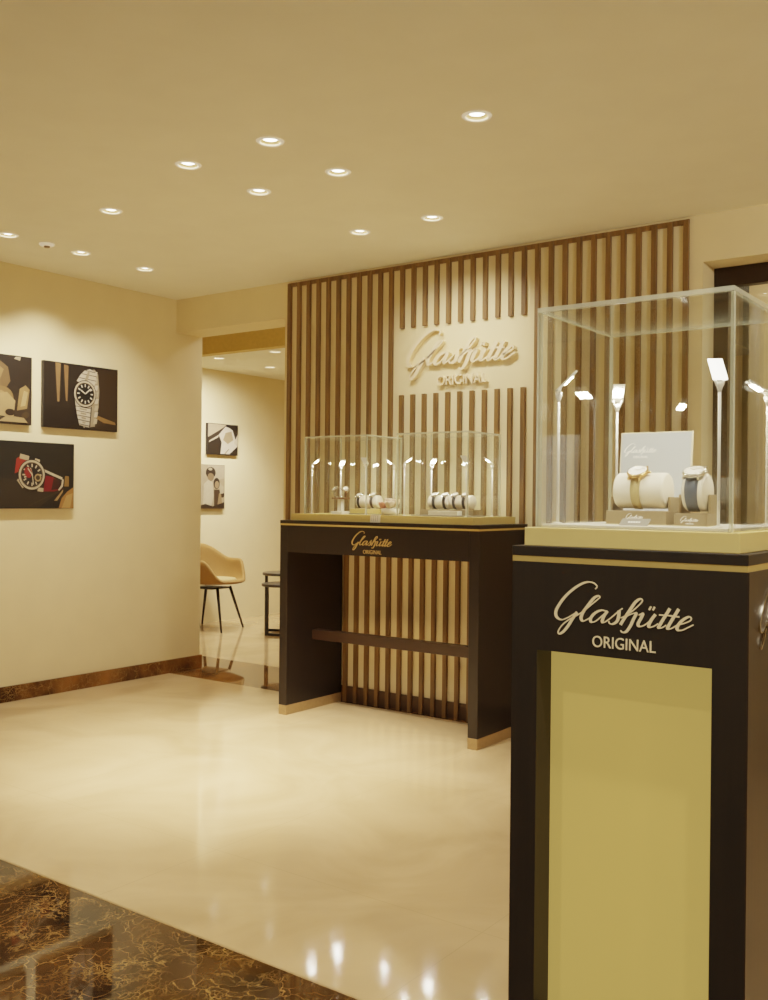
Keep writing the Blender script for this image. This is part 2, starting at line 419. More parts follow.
# ------------------------------------------------------------------ slat wall, sign
sp = thing('slat_panel', 'tall wall panel of upright brown wooden slats around a blank square for the sign', 'wall panel', (XO, YB, 0))
b = MB(); xs0 = -4.418-XO; pitch = .0839; sw = .027
for i in range(33):
    x = xs0+i*pitch
    if 11 <= i < 22:
        b.box(x-sw/2, x+sw/2, -.022, 0, .0, 1.932); b.box(x-sw/2, x+sw/2, -.022, 0, 2.340, 2.726)
    else: b.box(x-sw/2, x+sw/2, -.022, 0, .0, 2.726)
b.build('slats', M['slat'], sp, .001, 1)
boxobj('top_rail', (xs0-sw/2, xs0+32*pitch+sw/2, -.012, 0, 2.704, 2.730), M['slat'], sp)
SX0, SX1 = -3.436, -2.699
sg = thing('wall_sign', 'raised cream script sign in the blank square of the slat wall', 'sign', (SX0, YB, 1.975))
lettering('script_lettering', M['sign'], sg, 0, .332, SX1-SX0, .0, -.034, fat=1.35)
small_word('small_lettering', M['sign'], sg, 0, .332, SX1-SX0, .0, -.030)

# ------------------------------------------------------------------ pictures
def picture(label, loc, rotz, w, h, shapes, cat='picture', group=None, t=.028):
    o = thing('wall_picture', label, cat, loc, rotz, group)
    boxobj('picture_block', (-w/2, w/2, -t, 0, 0, h), M['frame_black'], o, .002, 1)
    b = MB(); mats = []
    for i, (kind, col, arg) in enumerate(shapes):
        m = pm(tuple(v*(.62 if max(col) < 100 else .78) for v in col))
        if m not in mats: mats.append(m)
        b.mi = mats.index(m)
        y = -t-.0006-.00025*i
        def P(u, v): return (-w/2+u*w, y, v*h)
        if kind == 'poly': b.poly([P(*q) for q in arg])
        elif kind == 'ell':
            cu, cv, ru, rv, rot = arg   # radii as fractions of picture width
            pts = []
            for k in range(36):
                a = 2*PI*k/36; x = ru*math.cos(a); z = rv*math.sin(a)
                xr = x*math.cos(rot)-z*math.sin(rot); zr = x*math.sin(rot)+z*math.cos(rot)
                pts.append(P(cu+xr, cv+zr*w/h))
            b.poly(pts)
    b.build('print', mats, o, recalc=False)
    return o
def bar(u0, v0, u1, v1, wd, asp):
    """a straight bar between two points of the print, wd in widths"""
    dx, dz = u1-u0, (v1-v0)/asp
    l = math.hypot(dx, dz); nx, nz = -dz/l*wd/2, dx/l*wd/2*asp
    return [(u0+nx, v0+nz), (u0-nx, v0-nz), (u1-nx, v1-nz), (u1+nx, v1+nz)]
ASP = .593/.42
full = [(.004, .006), (.996, .006), (.996, .994), (.004, .994)]

def watch_face(shapes, cu, cv, r, bezel, dial, mark, asp, hands=(2.2, .6)):
    shapes.append(('ell', (60, 42, 26), (cu, cv, r*1.12, r*1.12, 0)))
    shapes.append(('ell', bezel, (cu, cv, r*1.06, r*1.06, 0)))
    shapes.append(('ell', (110, 86, 56), (cu, cv, r*.92, r*.92, 0)))
    shapes.append(('ell', dial, (cu, cv, r*.86, r*.86, 0)))
    for k in range(12):
        a = 2*PI*k/12
        shapes.append(('poly', mark, bar(cu+r*.55*math.cos(a), cv+r*.55*math.sin(a)*asp, cu+r*.78*math.cos(a), cv+r*.78*math.sin(a)*asp, r*.10, asp)))
    for a, l in zip(hands, (.5, .68)):
        shapes.append(('poly', mark, bar(cu, cv, cu+r*l*math.cos(a), cv+r*l*math.sin(a)*asp, r*.10, asp)))

# steel bracelet watch
s2 = [('poly', (43, 32, 22), full),
      ('poly', (66, 48, 30), [(.62, .02), (.98, .02), (.98, .97), (.70, .97)]),
      ('poly', (156, 120, 78), [(.145, .99), (.215, .98), (.20, .40), (.175, .40)]),
      ('poly', (150, 112, 70), [(.255, .97), (.315, .96), (.305, .42), (.285, .42)]),
      ('poly', (150, 112, 62), [(.68, .20), (.70, .24), (.96, .15), (.97, .11), (.80, .13)]),
      ('poly', (34, 24, 16), [(.02, .02), (.40, .02), (.45, .3), (.02, .34)]),
      ('poly', (150, 134, 108), [(.60, .93), (.66, .95), (.71, .86), (.72, .50), (.69, .20), (.64, .05), (.59, .07), (.64, .30), (.66, .55), (.64, .80)])]
lite, mid, drk = (226, 212, 186), (176, 158, 128), (92, 74, 52)
s2.append(('poly', mid, [(.61, .93), (.665, .955), (.715, .88), (.735, .62), (.725, .36), (.675, .06), (.60, .045), (.60, .30)]))
for k in range(8):    # far side of the bracelet, seen edge on
    v = .10+k*.105; q = .012*math.sin(k*.55)
    s2.append(('poly', lite if k % 2 else (206, 190, 160), [(.655+q, v), (.700+q, v+.006), (.712+q, v+.085), (.668+q, v+.080)]))
s2.append(('poly', lite, [(.42, .74), (.47, .84), (.525, .915), (.60, .95), (.675, .915), (.69, .80), (.665, .70), (.53, .72)]))
for u0, v0, u1, v1 in ((.455, .80, .685, .775), (.495, .865, .69, .845), (.54, .92, .675, .905)):
    s2.append(('poly', drk, bar(u0, v0, u1, v1, .008, ASP)))
s2.append(('poly', mid, [(.515, .73), (.565, .89), (.585, .93), (.60, .93), (.59, .86), (.56, .73)]))
s2.append(('poly', lite, [(.395, .47), (.62, .42), (.612, .22), (.59, .04), (.46, .065), (.425, .25)]))
for k in range(5):
    v = .345-k*.068; a_ = .408+k*.012; c_ = .618-k*.006
    s2.append(('poly', drk, bar(a_, v+.012, c_, v-.012, .007, ASP)))
    s2.append(('poly', mid, bar(a_+.055, v-.024, c_-.06, v-.036, .016, ASP)))
s2.append(('poly', drk, [(.612, .36), (.625, .36), (.605, .05), (.592, .05)]))
watch_face(s2, .53, .555, .138, (216, 200, 170), (24, 18, 14), (238, 226, 200), ASP, (2.6, .7))
picture('dark photo print of a steel bracelet watch standing upright, right of the upper row', (XL, 4.096, 1.737), PI/2, .588, .430, s2)

# red strap watch lying on dark wood
s3 = [('poly', (38, 33, 24), full),
      ('poly', (58, 44, 28), [(.0, .02), (.55, .02), (.86, .30), (.60, .40), (.0, .46)]),
      ('poly', (26, 22, 15), [(.55, .02), (.99, .02), (.99, .30), (.86, .30)]),
      ('poly', (176, 124, 62), [(.80, .005), (.992, .005), (.992, .33), (.91, .26), (.84, .16)]),
      ('poly', (206, 160, 92), [(.84, .01), (.95, .01), (.985, .24), (.90, .2)]),
      ('poly', (190, 150, 92), [(.74, .12), (.86, .30), (.85, .25), (.78, .12)]),
      ('poly', (150, 112, 56), [(.87, .34), (.93, .34), (.93, .50), (.88, .50)]),
      ('poly', (70, 56, 36), bar(.42, .04, .86, .30, .015, ASP)),
      ('poly', (168, 44, 30), [(.25, .52), (.27, .74), (.34, .80), (.41, .72), (.35, .58)]),
      ('poly', (206, 182, 140), bar(.31, .78, .42, .75, .05, ASP)),
      ('poly', (128, 20, 26), [(.60, .26), (.63, .50), (.72, .48), (.82, .40), (.84, .30), (.74, .26)]),
      ('poly', (60, 24, 20), [(.70, .28), (.73, .46), (.82, .42), (.84, .31)]),
      ('poly', (224, 206, 170), bar(.60, .58, .84, .46, .025, ASP)),
      ('poly', (226, 208, 172), [(.84, .46), (.86, .44), (.85, .34), (.80, .27), (.79, .29), (.83, .36)]),
      ('poly', (212, 190, 150), bar(.29, .44, .36, .32, .04, ASP)), ('poly', (212, 190, 150), bar(.53, .29, .60, .28, .04, ASP)),
      ('poly', (214, 192, 150), bar(.49, .72, .55, .70, .05, ASP))]
watch_face(s3, .455, .505, .150, (218, 200, 164), (34, 24, 18), (226, 208, 170), ASP, (1.9, 3.4))
s3 += [('ell', (150, 28, 26), (.405, .54, .045, .06, .3)), ('ell', (190, 160, 110), (.525, .465, .042, .042, 0)), ('ell', (70, 52, 34), (.525, .465, .026, .026, 0)),
       ('poly', (234, 216, 180), bar(.455, .505, .40, .60, .012, ASP)), ('poly', (234, 216, 180), bar(.455, .505, .47, .36, .01, ASP))]
picture('dark photo print of a round watch on a red strap, below the other two', (XL, 3.745, 1.211), PI/2, .588, .425, s3)

# pocket of workshop shapes, cut by the frame of the photograph
s1 = [('poly', (70, 52, 34), full), ('poly', (48, 34, 22), [(.5, .5), (.99, .45), (.99, .99), (.55, .99)]),
      ('poly', (126, 98, 62), [(.40, .4), (.66, .46), (.74, .62), (.71, .82), (.62, .9), (.40, .94)]),
      ('poly', (172, 140, 92), [(.3, .55), (.60, .58), (.66, .78), (.55, .88), (.3, .9)]),
      ('ell', (150, 118, 74), (.62, .36, .16, .13, .2)), ('ell', (186, 152, 100), (.60, .34, .12, .10, .2)),
      ('poly', (196, 164, 112), [(.50, .12), (.78, .10), (.80, .34), (.70, .46), (.50, .40)]),
      ('poly', (170, 136, 86), [(.82, .2), (.94, .24), (.97, .52), (.92, .58), (.85, .52)]),
      ('poly', (206, 176, 124), [(.86, .26), (.92, .28), (.95, .48), (.90, .5)]),
      ('ell', (58, 42, 28), (.79, .50, .045, .045, 0)), ('ell', (60, 42, 26), (.74, .17, .06, .035, 0)),
      ('ell', (96, 74, 46), (.92, .14, .05, .035, .4)), ('poly', (206, 186, 150), [(.78, .95), (.85, .93), (.86, .985), (.80, .985)]),
      ('poly', (150, 118, 74), [(.0, .02), (.6, .02), (.55, .14), (.0, .3)]), ('poly', (190, 160, 110), [(.6, .03), (.95, .03), (.9, .10), (.7, .12)])]
picture('sepia photo print of rounded metal shapes, at the left end of the upper row', (XL, 3.422, 1.740), PI/2, .588, .430, s1)

# the side room's two black and white prints
sA = [('poly', (54, 42, 32), full), ('poly', (212, 192, 160), [(.02, .98), (.62, .98), (.45, .84), (.02, .55)]),
      ('poly', (76, 60, 44), [(.03, .54), (.60, .95), (.70, .90), (.5, .74), (.04, .38)]),
      ('poly', (238, 226, 204), [(.36, .64), (.58, .92), (.80, .86), (.90, .55), (.98, .30), (.72, .04), (.42, .03), (.46, .4)]),
      ('poly', (180, 158, 124), [(.50, .48), (.58, .72), (.78, .78), (.84, .50), (.66, .36)]),
      ('poly', (226, 210, 184), [(.86, .4), (.99, .70), (.99, .30)]), ('poly', (58, 44, 32), [(.02, .36), (.34, .44), (.42, .2), (.36, .03), (.02, .03)]),
      ('poly', (222, 206, 176), [(.04, .38), (.34, .56), (.36, .64), (.06, .44)]), ('poly', (46, 36, 28), [(.60, .97), (.98, .97), (.98, .78), (.80, .82)]),
      ('poly', (120, 100, 74), bar(.56, .04, .70, .2, .02, 1.4))]
picture('small black and white print of cuffs and hands, upper one in the side room', (-7.46, 7.271, 1.733), PI/2, .438, .322, sA)
sB = [('poly', (196, 176, 144), full), ('poly', (214, 196, 166), [(.3, .6), (.99, .7), (.99, .99), (.3, .99)]),
      ('ell', (74, 58, 42), (.42, .82, .20, .17, 0)), ('ell', (150, 124, 92), (.42, .72, .13, .12, 0)), ('ell', (206, 188, 156), (.40, .9, .08, .04, 0)),
      ('poly', (224, 208, 178), [(.12, .08), (.14, .56), (.32, .66), (.50, .60), (.54, .3), (.46, .08)]),
      ('ell', (66, 50, 36), (.66, .58, .13, .17, 0)), ('ell', (176, 148, 112), (.67, .55, .085, .11, 0)), ('poly', (96, 74, 52), [(.55, .44), (.78, .44), (.86, .2), (.80, .06), (.56, .06)]),
      ('ell', (70, 54, 40), (.90, .32, .09, .08, 0)), ('poly', (214, 196, 164), [(.78, .6), (.96, .5), (.95, .36), (.8, .34)]),
      ('poly', (170, 140, 100), [(.70, .1), (.76, .36), (.84, .34), (.9, .1)]), ('poly', (64, 48, 34), [(.02, .02), (.98, .02), (.98, .16), (.8, .12), (.5, .06), (.2, .12), (.02, .08)])]
picture('black and white print of several people, lower one in the side room', (-7.46, 7.130, 1.170), PI/2, .345, .456, sB)

# ------------------------------------------------------------------ recessed lights
def downlight(label, x, y, z):
    o = thing('recessed_light', label, 'ceiling light', (x, y, z), 0, 'recessed spotlights in the ceilings')
    b = MB(); b.lathe([(.043, .002), (.042, -.004), (.054, -.004), (.057, .0)], 32, cap0=False, cap1=False); b.build('trim_ring', M['trim_glow'], o)
    b = MB(); b.lathe([(.043, .002), (.040, .008), (.030, .010)], 32, cap0=False, cap1=False); b.build('reflector', M['reflector'], o)
    b = MB(); b.lathe([(.030, .010), (.022, .007), (.006, .006)], 28, cap0=False); b.build('bulb', M['bulb'], o)
    b = MB(); b.lathe([(.050, .0), (.050, .075)], 20, cap0=False); b.build('can', M['black_metal'], o)
    return o
LL = ['recessed ceiling light nearest the camera, alone above the front glass case',
      'recessed ceiling light at the near right of the square of four',
      'recessed ceiling light at the near left of the square of four',
      'recessed ceiling light at the far right of the square of four',
      'recessed ceiling light at the far left of the square of four',
      'recessed ceiling light alone between the square of four and the left wall row',
      'recessed ceiling light along the left wall, cut by the left edge of the photo',
      'recessed ceiling light along the left wall, middle one, just beyond the detector disc',
      'recessed ceiling light along the left wall, nearest the room corner',
      'recessed spotlight aimed at the sign, left of the two',
      'recessed spotlight aimed at the sign, right of the two']
for (x, y), l in zip(LIGHTS, LL): downlight(l, x, y, ZC)
for (x, y), l in zip(FAR_LIGHTS, ['recessed light in the side room ceiling, nearest and leftmost of three',
                                  'recessed light in the side room ceiling, right of the three and against the slats',
                                  'recessed light in the side room ceiling, farthest of the three']): downlight(l, x, y, ZF)
dt = thing('smoke_detector', 'small pale detector disc on the ceiling by the left wall lights', 'smoke detector', (*DETECT, ZC))
b = MB(); b.lathe([(.042, 0), (.042, -.006), (.034, -.012), (.02, -.013)], 24, cap0=False); b.build('cover', M['trim_glow'], dt)
b = MB(); b.lathe([(.018, -.013), (.016, -.020)], 20, cap0=False); b.build('sensor', M['taupe'], dt)

# ------------------------------------------------------------------ display lamps, glass cases
def make_lamp(label, loc, rotz, hgt, bar_lamp=False, tilt=48, k=1.0):
    o = thing('display_lamp', label, 'lamp', loc, rotz, 'display lamps inside the glass cases')
    b = MB(); b.lathe([(.011*k, 0), (.011*k, .003), (.004*k, .005)], 20); b.build('base', M['lamp_metal'], o)
    b = MB(); b.rod((0, 0, .003), (0, 0, hgt), .0032*k); b.build('pole', M['lamp_metal'], o)
    b = MB(); b.lathe([(.0032*k, hgt-.022*k), (.0075*k, hgt-.008*k), (.0080*k, hgt)], 14)
    for s in (-1, 1): b.rod((0, s*.006*k, hgt-.008*k), (.002, s*.012*k, hgt+.012*k), .0028*k, seg=8)
    b.build('neck', M['lamp_metal'], o)
    a = R(tilt); m = Matrix.Translation((0, 0, hgt+.006*k)) @ Matrix.Rotation(-a, 4, 'Y')
    L = .060*k
    b = MB(); b.box(-.004, L, -.016*k, .016*k, 0, .005, m); hd = b.build('head', M['led_bar'] if bar_lamp else M['lamp_metal'], o, .0012)
    b = MB(); b.box(.020*k, .044*k, -.010*k, .010*k, -.0022, -.0002, m); b.build('led', M['led'], hd)
    return o

def glass_case(label, loc, w, d, h, t, group=None):
    """origin at the front left bottom corner; x right, y back"""
    o = thing('glass_case', label, 'display case', loc, 0, group)
    def pane(name, x0, x1, y0, y1, z0, z1):
        b = MB(); fs = b.box(x0, x1, y0, y1, z0, z1)
        A = sorted([(f.calc_area(), f) for f in fs], key=lambda q: -q[0])
        for a, f in A[2:]: f.material_index = 1
        b.build(name, [M['glass'], M['glass_edge']], o)
    e = .0006
    pane('front_pane', 0, w, 0, t, 0, h-t-e); pane('back_pane', 0, w, d-t, d, 0, h-t-e)
    pane('side_pane', 0, t, t+e, d-t-e, 0, h-t-e); pane('side_pane', w-t, w, t+e, d-t-e, 0, h-t-e)
    pane('top_pane', 0, w, 0, d, h-t, h)
    return o

# ------------------------------------------------------------------ watches
def make_watch(label, loc, rotz, r_roll, theta, strap, metal, rd=.021, sw=.02, arc=(134, 150), name='wrist_watch', dialm=None, group=None):
    o = thing(name, label, 'watch', loc, rotz, group)
    th = R(theta); n = Vector((0, -math.cos(th), math.sin(th))); t = Vector((1, 0, 0)); u = n.cross(t)
    if u.z < 0: u = -u
    fr = Matrix((t, u, n)).transposed().to_4x4()
    b = MB(); r0 = r_roll+.0012; r1 = r0+.0024; ring = []
    steps = 26; a0 = th-R(arc[0]); a1 = th+R(arc[1])
    for k in range(steps+1):
        a = a0+(a1-a0)*k/steps
        far = abs(a-th)/R(150); hw = sw/2*(1-.22*min(1, far))
        ring.append([b.bm.verts.new((x, -rr*math.cos(a), rr*math.sin(a))) for x, rr in ((-hw, r0), (hw, r0), (hw, r1), (-hw, r1))])
    for p, q in zip(ring, ring[1:]):
        for k in range(4):
            f = b.bm.faces.new((p[k], p[(k+1) % 4], q[(k+1) % 4], q[k])); f.smooth = k in (0, 2)
    b.bm.faces.new(ring[0]); b.bm.faces.new(ring[-1][::-1])
    b.build('strap', strap, o)
    base = Matrix.Translation(n*(r1+.0002)) @ fr
    b = MB(); b.lathe([(rd*.82, -.001), (rd, .001), (rd, .006), (rd*.93, .0085), (rd*.86, .0088)], 32, base)
    for sx in (-1, 1):
        for su in (-1, 1):
            m = base @ Matrix.Translation((sx*sw*.5, su*rd*.95, .002)) @ Matrix.Rotation(-sx*su*.25, 4, 'Z')
            b.box(-.0022, .0022, -.006, .006, -.003, .003, m)
    cs = b.build('case', metal, o)
    b = MB(); b.lathe([(rd*.84, .0090), (rd*.84, .0094)], 32, base); b.build('dial', dialm or M['dial'], o)
    b = MB()
    for k in range(12):
        b.box(-.0004, .0004, rd*.62, rd*.78, .0094, .0098, base @ Matrix.Rotation(2*PI*k/12, 4, 'Z'))
    for ang, l in ((55, .45), (-60, .66)): b.box(-.0005, .0005, -.002, rd*l, .0099, .0103, base @ Matrix.Rotation(R(ang), 4, 'Z'))
    b.build('hands', M['taupe'], o)
    b = MB(); b.rod(base @ Vector((rd*.95, 0, .004)), base @ Vector((rd*1.22, 0, .004)), .0034, seg=12); b.build('crown', metal, o)
    return o

def make_cushion(label, loc, length, r, group=None):
    """roll lying along x; origin at the middle of its axis"""
    o = thing('display_cushion', label, 'cushion', loc, 0, group)
    m = Matrix.Rotation(PI/2, 4, 'Y')
    b = MB(); e = r*.14
    b.lathe([(r*.9, -length/2), (r-.001, -length/2+e*.5), (r, -length/2+e), (r, length/2-e), (r-.001, length/2-e*.5), (r*.9, length/2)], 40, m, cap0=False, cap1=False)
    b.build('roll', M['cushion'], o)
    for s in (-1, 1):
        b = MB(); b.lathe([(r*.9, 0), (r*.55, .004), (r*.1, .005)], 40, Matrix.Translation((s*length/2, 0, 0)) @ Matrix.Rotation(s*PI/2, 4, 'Y'), cap0=False)
        b.build('end_cap', M['cushion'], o)
    return o

# ------------------------------------------------------------------ front pedestal
PX0, PX1, PY0, PD = -1.128, -.587, 2.05, .52
W = PX1-PX0
pd = thing('display_pedestal', 'tall black display pedestal with cream front panel and gold script, in the right foreground', 'pedestal', (PX0, PY0, 0))
ZS = 1.1625                      # brass stripe mid height
b = MB()
b.box(0, .066, 0, .09, .06, ZS-.0065); b.box(W-.071, W, 0, .09, .06, ZS-.0065)       # front stiles
b.box(.066, W-.071, 0, .09, .9525, ZS-.0065); b.box(.066, W-.071, 0, .09, .06, .10)   # front rails
b.box(0, .02, .09, PD, .06, ZS-.0065); b.box(.02, W-.02, PD-.02, PD, .06, ZS-.0065)
b.build('cabinet', M['dark'], pd)
boxobj('side_panel', (W-.001, W+.003, .0005, PD, .06, ZS-.0065), M['dark_gloss'], pd)
boxobj('side_panel', (W-.02, W-.0012, .0905, PD-.0205, .06, ZS-.0065), M['dark'], pd)
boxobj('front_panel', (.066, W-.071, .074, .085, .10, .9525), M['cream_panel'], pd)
boxobj('brass_stripe', (0, W, 0, PD, ZS-.0065, ZS+.0065), M['brass'], pd)
boxobj('top_slab', (-.001, W+.001, -.001, PD, ZS+.0065, 1.192), M['dark'], pd, .0012, 1)
boxobj('plinth', (.002, W-.002, .002, PD-.002, 0, .06), M['brass_foot'], pd, .001, 1)
lx = -1.0145-PX0
lettering('script_lettering', M['lettering'], pd, lx, 1.1165, .3175, .0002, -.0016, n=9, fat=.88)
small_word('small_lettering', M['lettering'], pd, lx, 1.1165, .3175, .0002, -.0016)
side = bpy.data.objects.new('side_emblem', None); COL.objects.link(side); side.parent = pd
side.location = (W+.0035, .068, 0); side.rotation_euler = (0, 0, PI/2)
o = lettering('raised_script', M['chrome_lettering'], side, 0, 1.117, .324, .0005, -.004, n=9, fat=.6)
o['label'] = 'raised polished steel script'
small_word('raised_small_lettering', M['chrome_lettering'], side, 0, 1.117, .324, .0005, -.003)

cb = boxobj('display_platform', (PX0+.02, PX1-.022, PY0+.02, PY0+PD-.02, 1.192, 1.235), M['cream'], None, .0015, 2)
tag(cb, 'cream slab under the large front glass case on the pedestal', 'platform')
GX0, GX1, GY0, GD = -1.09, -.632, 2.09, .43
glass_case('large clear glass case on the front pedestal', (GX0, GY0, 1.235), GX1-GX0, GD, .5175, .010)
pl = tag(boxobj('display_board', (GX0+.012, GX1-.012, GY0+.012, GY0+GD-.012, 1.2352, 1.243), M['white'], None, .001, 1),
         'thin white floor board inside the large front glass case', 'board')
zb = 1.243
cx_, cy_ = (GX0+GX1)/2, GY0+GD/2
def toward(x, y, tx=None, ty=None): return math.atan2((ty if ty is not None else cy_)-y, (tx if tx is not None else cx_)-x)
x, y = -1.047, 2.119
make_lamp('thin white display lamp in the front left corner of the large front case', (x, y, zb), R(35), .310, tilt=46)
x, y = -1.048, 2.466
make_lamp('thin white lamp with dazzling head at the back left of the large front case', (x, y, zb), R(-62), .312, tilt=40)
x, y = -.673, 2.130
make_lamp('thin white lamp with flat glowing head at the front right of the large front case', (x, y, zb), R(125), .314, True, tilt=50)
x, y = -.664, 2.466
make_lamp('white display lamp at the back right of the large front case, seen through its side', (x, y, zb), toward(x, y), .310, tilt=30)

# card with script
cd = thing('backdrop_card', 'pale grey card with white script standing behind the watches', 'card', (-.928, 2.41, zb))
tilt = Matrix.Rotation(R(-6), 4, 'X')
b = MB(); b.box(-.094, .094, 0, .005, 0, .234, tilt); b.build('card_edge', M['card_edge'], cd)
b = MB(); b.box(-.091, .091, -.0012, .0002, .003, .231, tilt); b.build('card_face', M['card'], cd)
def tilt_to(o):
    for v in o.data.vertices: v.co = tilt @ v.co
tilt_to(lettering('card_script', M['print_white'], cd, -.082, .205, .085, -.0010, -.0022, n=4))
tilt_to(small_word('card_small_lettering', M['print_white'], cd, -.082, .205, .085, -.0010, -.0022))
b = MB(); b.box(-.012, .012, .004, .034, 0, .003); b.build('card_foot', M['card_edge'], cd)

def make_stand(label, loc, w, d, hb, hc, script=True, name='watch_stand'):
    """block stand with two side cheeks that carry a roll; origin front left bottom"""
    o = thing(name, label, 'stand', loc)
    b = MB(); b.box(0, w, 0, d, 0, hb); b.build('block', M['taupe'], o, .001, 1)
    for x0 in (0, w-.006):
        b = MB(); b.box(x0, x0+.006, d*.30, d, hb, hc); b.build('cheek', M['taupe'], o, .001, 1)
    b = MB(); b.box(-.003, w+.003, -.003, d+.002, 0, .0018); b.build('foot_plate', M['card_edge'], o)
    if script:
        ws = min(.042, w*.55); lettering('stand_script', M['print_white'], o, w*.5-ws*.55, hb-.006, ws, .0002, -.0008, n=3)
        small_word('stand_small_lettering', M['print_white'], o, w*.5-ws*.55, hb-.006, ws, .0002, -.0008)
    return o
zb2 = zb+.0019
s1x, s1y = -.963, 2.205
make_stand('taupe watch stand with script, under the longer roll', (s1x, s1y, zb), .147, .090, .033, .066)
cz = zb+.033+.0475
make_cushion('long ivory roll cushion holding the gold watch', (s1x+.0735, s1y+.048, cz), .122, .0425)
make_watch('rose gold watch on a beige strap around the long ivory roll', (s1x+.069, s1y+.048, cz), 0, .0425, 60, M['strap_tan'], M['gold'], .0255, .024)
s2x, s2y = -.787, 2.178
make_stand('smaller taupe watch stand with script, right of the longer one', (s2x, s2y, zb), .073, .090, .029, .072)
cz2 = zb+.029+.048
make_cushion('short ivory roll cushion holding the slate strapped watch', (s2x+.0365, s2y+.048, cz2), .049, .043)
make_watch('steel watch on a slate strap around the short ivory roll', (s2x+.0355, s2y+.048, cz2), 0, .043, 64, M['strap_grey'], M['steel'], .0265, .031)
pq = thing('name_plaque', 'small grey plaque lying in front of the longer watch stand', 'plaque', (-.868, 2.134, zb))
tp = Matrix.Rotation(R(-58), 4, 'X')
b = MB(); b.box(-.034, .034, 0, .003, 0, .030, tp); b.build('plaque_plate', M['taupe_grey'], pq, .0006, 1)
b = MB()
for i in range(5): b.box(-.015+i*.006, -.0105+i*.006, -.0006, .0002, .012, .017, tp)
b.build('plaque_writing', M['print_white'], pq)

# ------------------------------------------------------------------ counter against the slat wall
TX0, TX1, TY0, TY1 = -3.995, -2.612, 4.39, 4.915
TW, TD = TX1-TX0, TY1-TY0
ct = thing('display_counter', 'long black counter with brass feet against the slat wall', 'counter', (TX0, TY0, 0))
for x0 in (0, TW-.06):
    b = MB(); b.box(x0, x0+.06, 0, TD, .057, 1.133); lg = b.build('leg', M['dark_counter'], ct, .0015, 1)
    b = MB(); b.box(x0, x0+.06, -.0005, TD, 0, .057); b.build('brass_foot', M['brass_foot'], lg, .001, 1)
b = MB(); b.box(.06, TW-.06, 0, .03, .973, 1.133); b.build('apron', M['dark_counter'], ct)
boxobj('brass_stripe', (0, TW, 0, TD, 1.133, 1.143), M['brass'], ct)
boxobj('counter_top', (-.001, TW+.001, -.001, TD, 1.143, 1.163), M['dark_counter'], ct, .0012, 1)
boxobj('foot_rail', (.06, TW-.06, .23, .29, .428, .489), M['dark_h'], ct, .0015, 1)
lettering('script_lettering', M['gold_lettering'], ct, -3.446-TX0, 1.112, .278, .0002, -.0022, n=5)
small_word('small_lettering', M['gold_lettering'], ct, -3.446-TX0, 1.112, .278, .0002, -.0022)
ZB = 1.203
tag(boxobj('display_platform', (-3.937, -2.672, 4.42, 4.885, 1.163, ZB), M['cream'], None, .0015, 2), 'long cream slab under the two glass cases on the black counter', 'platform')
C1, C2, CW, CY, CD = -3.860, -3.186, .464, 4.45, .350
gg = 'pair of glass cases on the black counter'
glass_case('glass case on the black counter, left of the pair', (C1, CY, ZB), CW, CD, .458, .009, gg)
glass_case('glass case on the black counter, right of the pair, below the sign', (C2, CY, ZB), CW, CD, .458, .009, gg)

for cx0, nm in ((C1, 'left'), (C2, 'right')):
    mx_, my_ = cx0+CW/2, CY+CD/2
    for dx, dy, lab in ((.03, .035, 'front left'), (.03, CD-.04, 'back left'), (CW-.03, .035, 'front right'), (CW-.03, CD-.04, 'back right')):
        xx, yy = cx0+dx, CY+dy
        make_lamp(f'thin white lamp in the {lab} corner of the {nm} counter case', (xx, yy, ZB), math.atan2(my_-yy, mx_-xx), .285, tilt=36)

# contents of the right-hand counter case
tr = thing('display_tray', 'low grey tray carrying two rolls in the right counter case', 'tray', (-3.135, 4.52, ZB))
b = MB(); b.box(0, .37, 0, .19, 0, .006); b.build('tray_base', M['taupe_grey'], tr, .001, 1)
b = MB(); b.box(.11, .300, .01, .06, .006, .030); b.build('white_step', M['white'], tr, .001, 1)
b = MB(); b.box(.01, .36, .075, .18, .006, .036); b.build('back_step', M['taupe'], tr, .001, 1)
RR = .038
zc = ZB+.036+RR+.0045
gc = 'white rolls in the counter cases'
gw = 'small watches in the counter cases'
cush = make_cushion('white roll cushion in the right counter case, left of the two', (-3.018, 4.648, zc), .135, RR, gc)
dup(cush, (-2.873, 4.648, zc), 0, 'white roll cushion in the right counter case, right of the two')
wa = make_watch('black strapped watch at the left end of the left roll in the right counter case', (-3.045, 4.648, zc), 0, RR, 62, M['strap_black'], M['steel'], .020, .02, group=gw)
dup(wa, (-2.976, 4.648, zc), 0, 'black strapped watch at the right end of the left roll in the right counter case')
dup(wa, (-2.911, 4.648, zc), 0, 'black strapped watch at the left end of the right roll in the right counter case')
dup(wa, (-2.848, 4.648, zc), 0, 'black strapped watch at the right end of the right roll in the right counter case')

# contents of the left-hand counter case
ts = thing('watch_plinth', 'little white plinth with a brown top plate in the left counter case', 'stand', (-3.700, 4.600, ZB))
b = MB(); b.box(-.042, .042, -.042, .042, 0, .016); b.build('plinth_base', M['white'], ts, .001, 1)
b = MB(); b.box(-.015, .015, -.015, .015, .016, .088); b.build('column', M['white'], ts, .001, 1)
b = MB(); b.box(-.048, .048, -.03, .03, .088, .098); b.build('top_plate', M['strap_brown'], ts, .001, 1)
zz = ZB+.098
def loop_watch(label, loc, rotz, strap, metal):
    return make_watch(label, loc, rotz, .026, 40, strap, metal, .018, .018, (178, 178), group=gw)
loop_watch('steel bracelet watch looped upright on the little plinth', (-3.720, 4.600, zz+.0298), R(-35), M['steel'], M['steel'])
loop_watch('brown strapped watch looped upright at the right of the little plinth', (-3.666, 4.603, zz+.0298), R(40), M['strap_brown'], M['steel'])
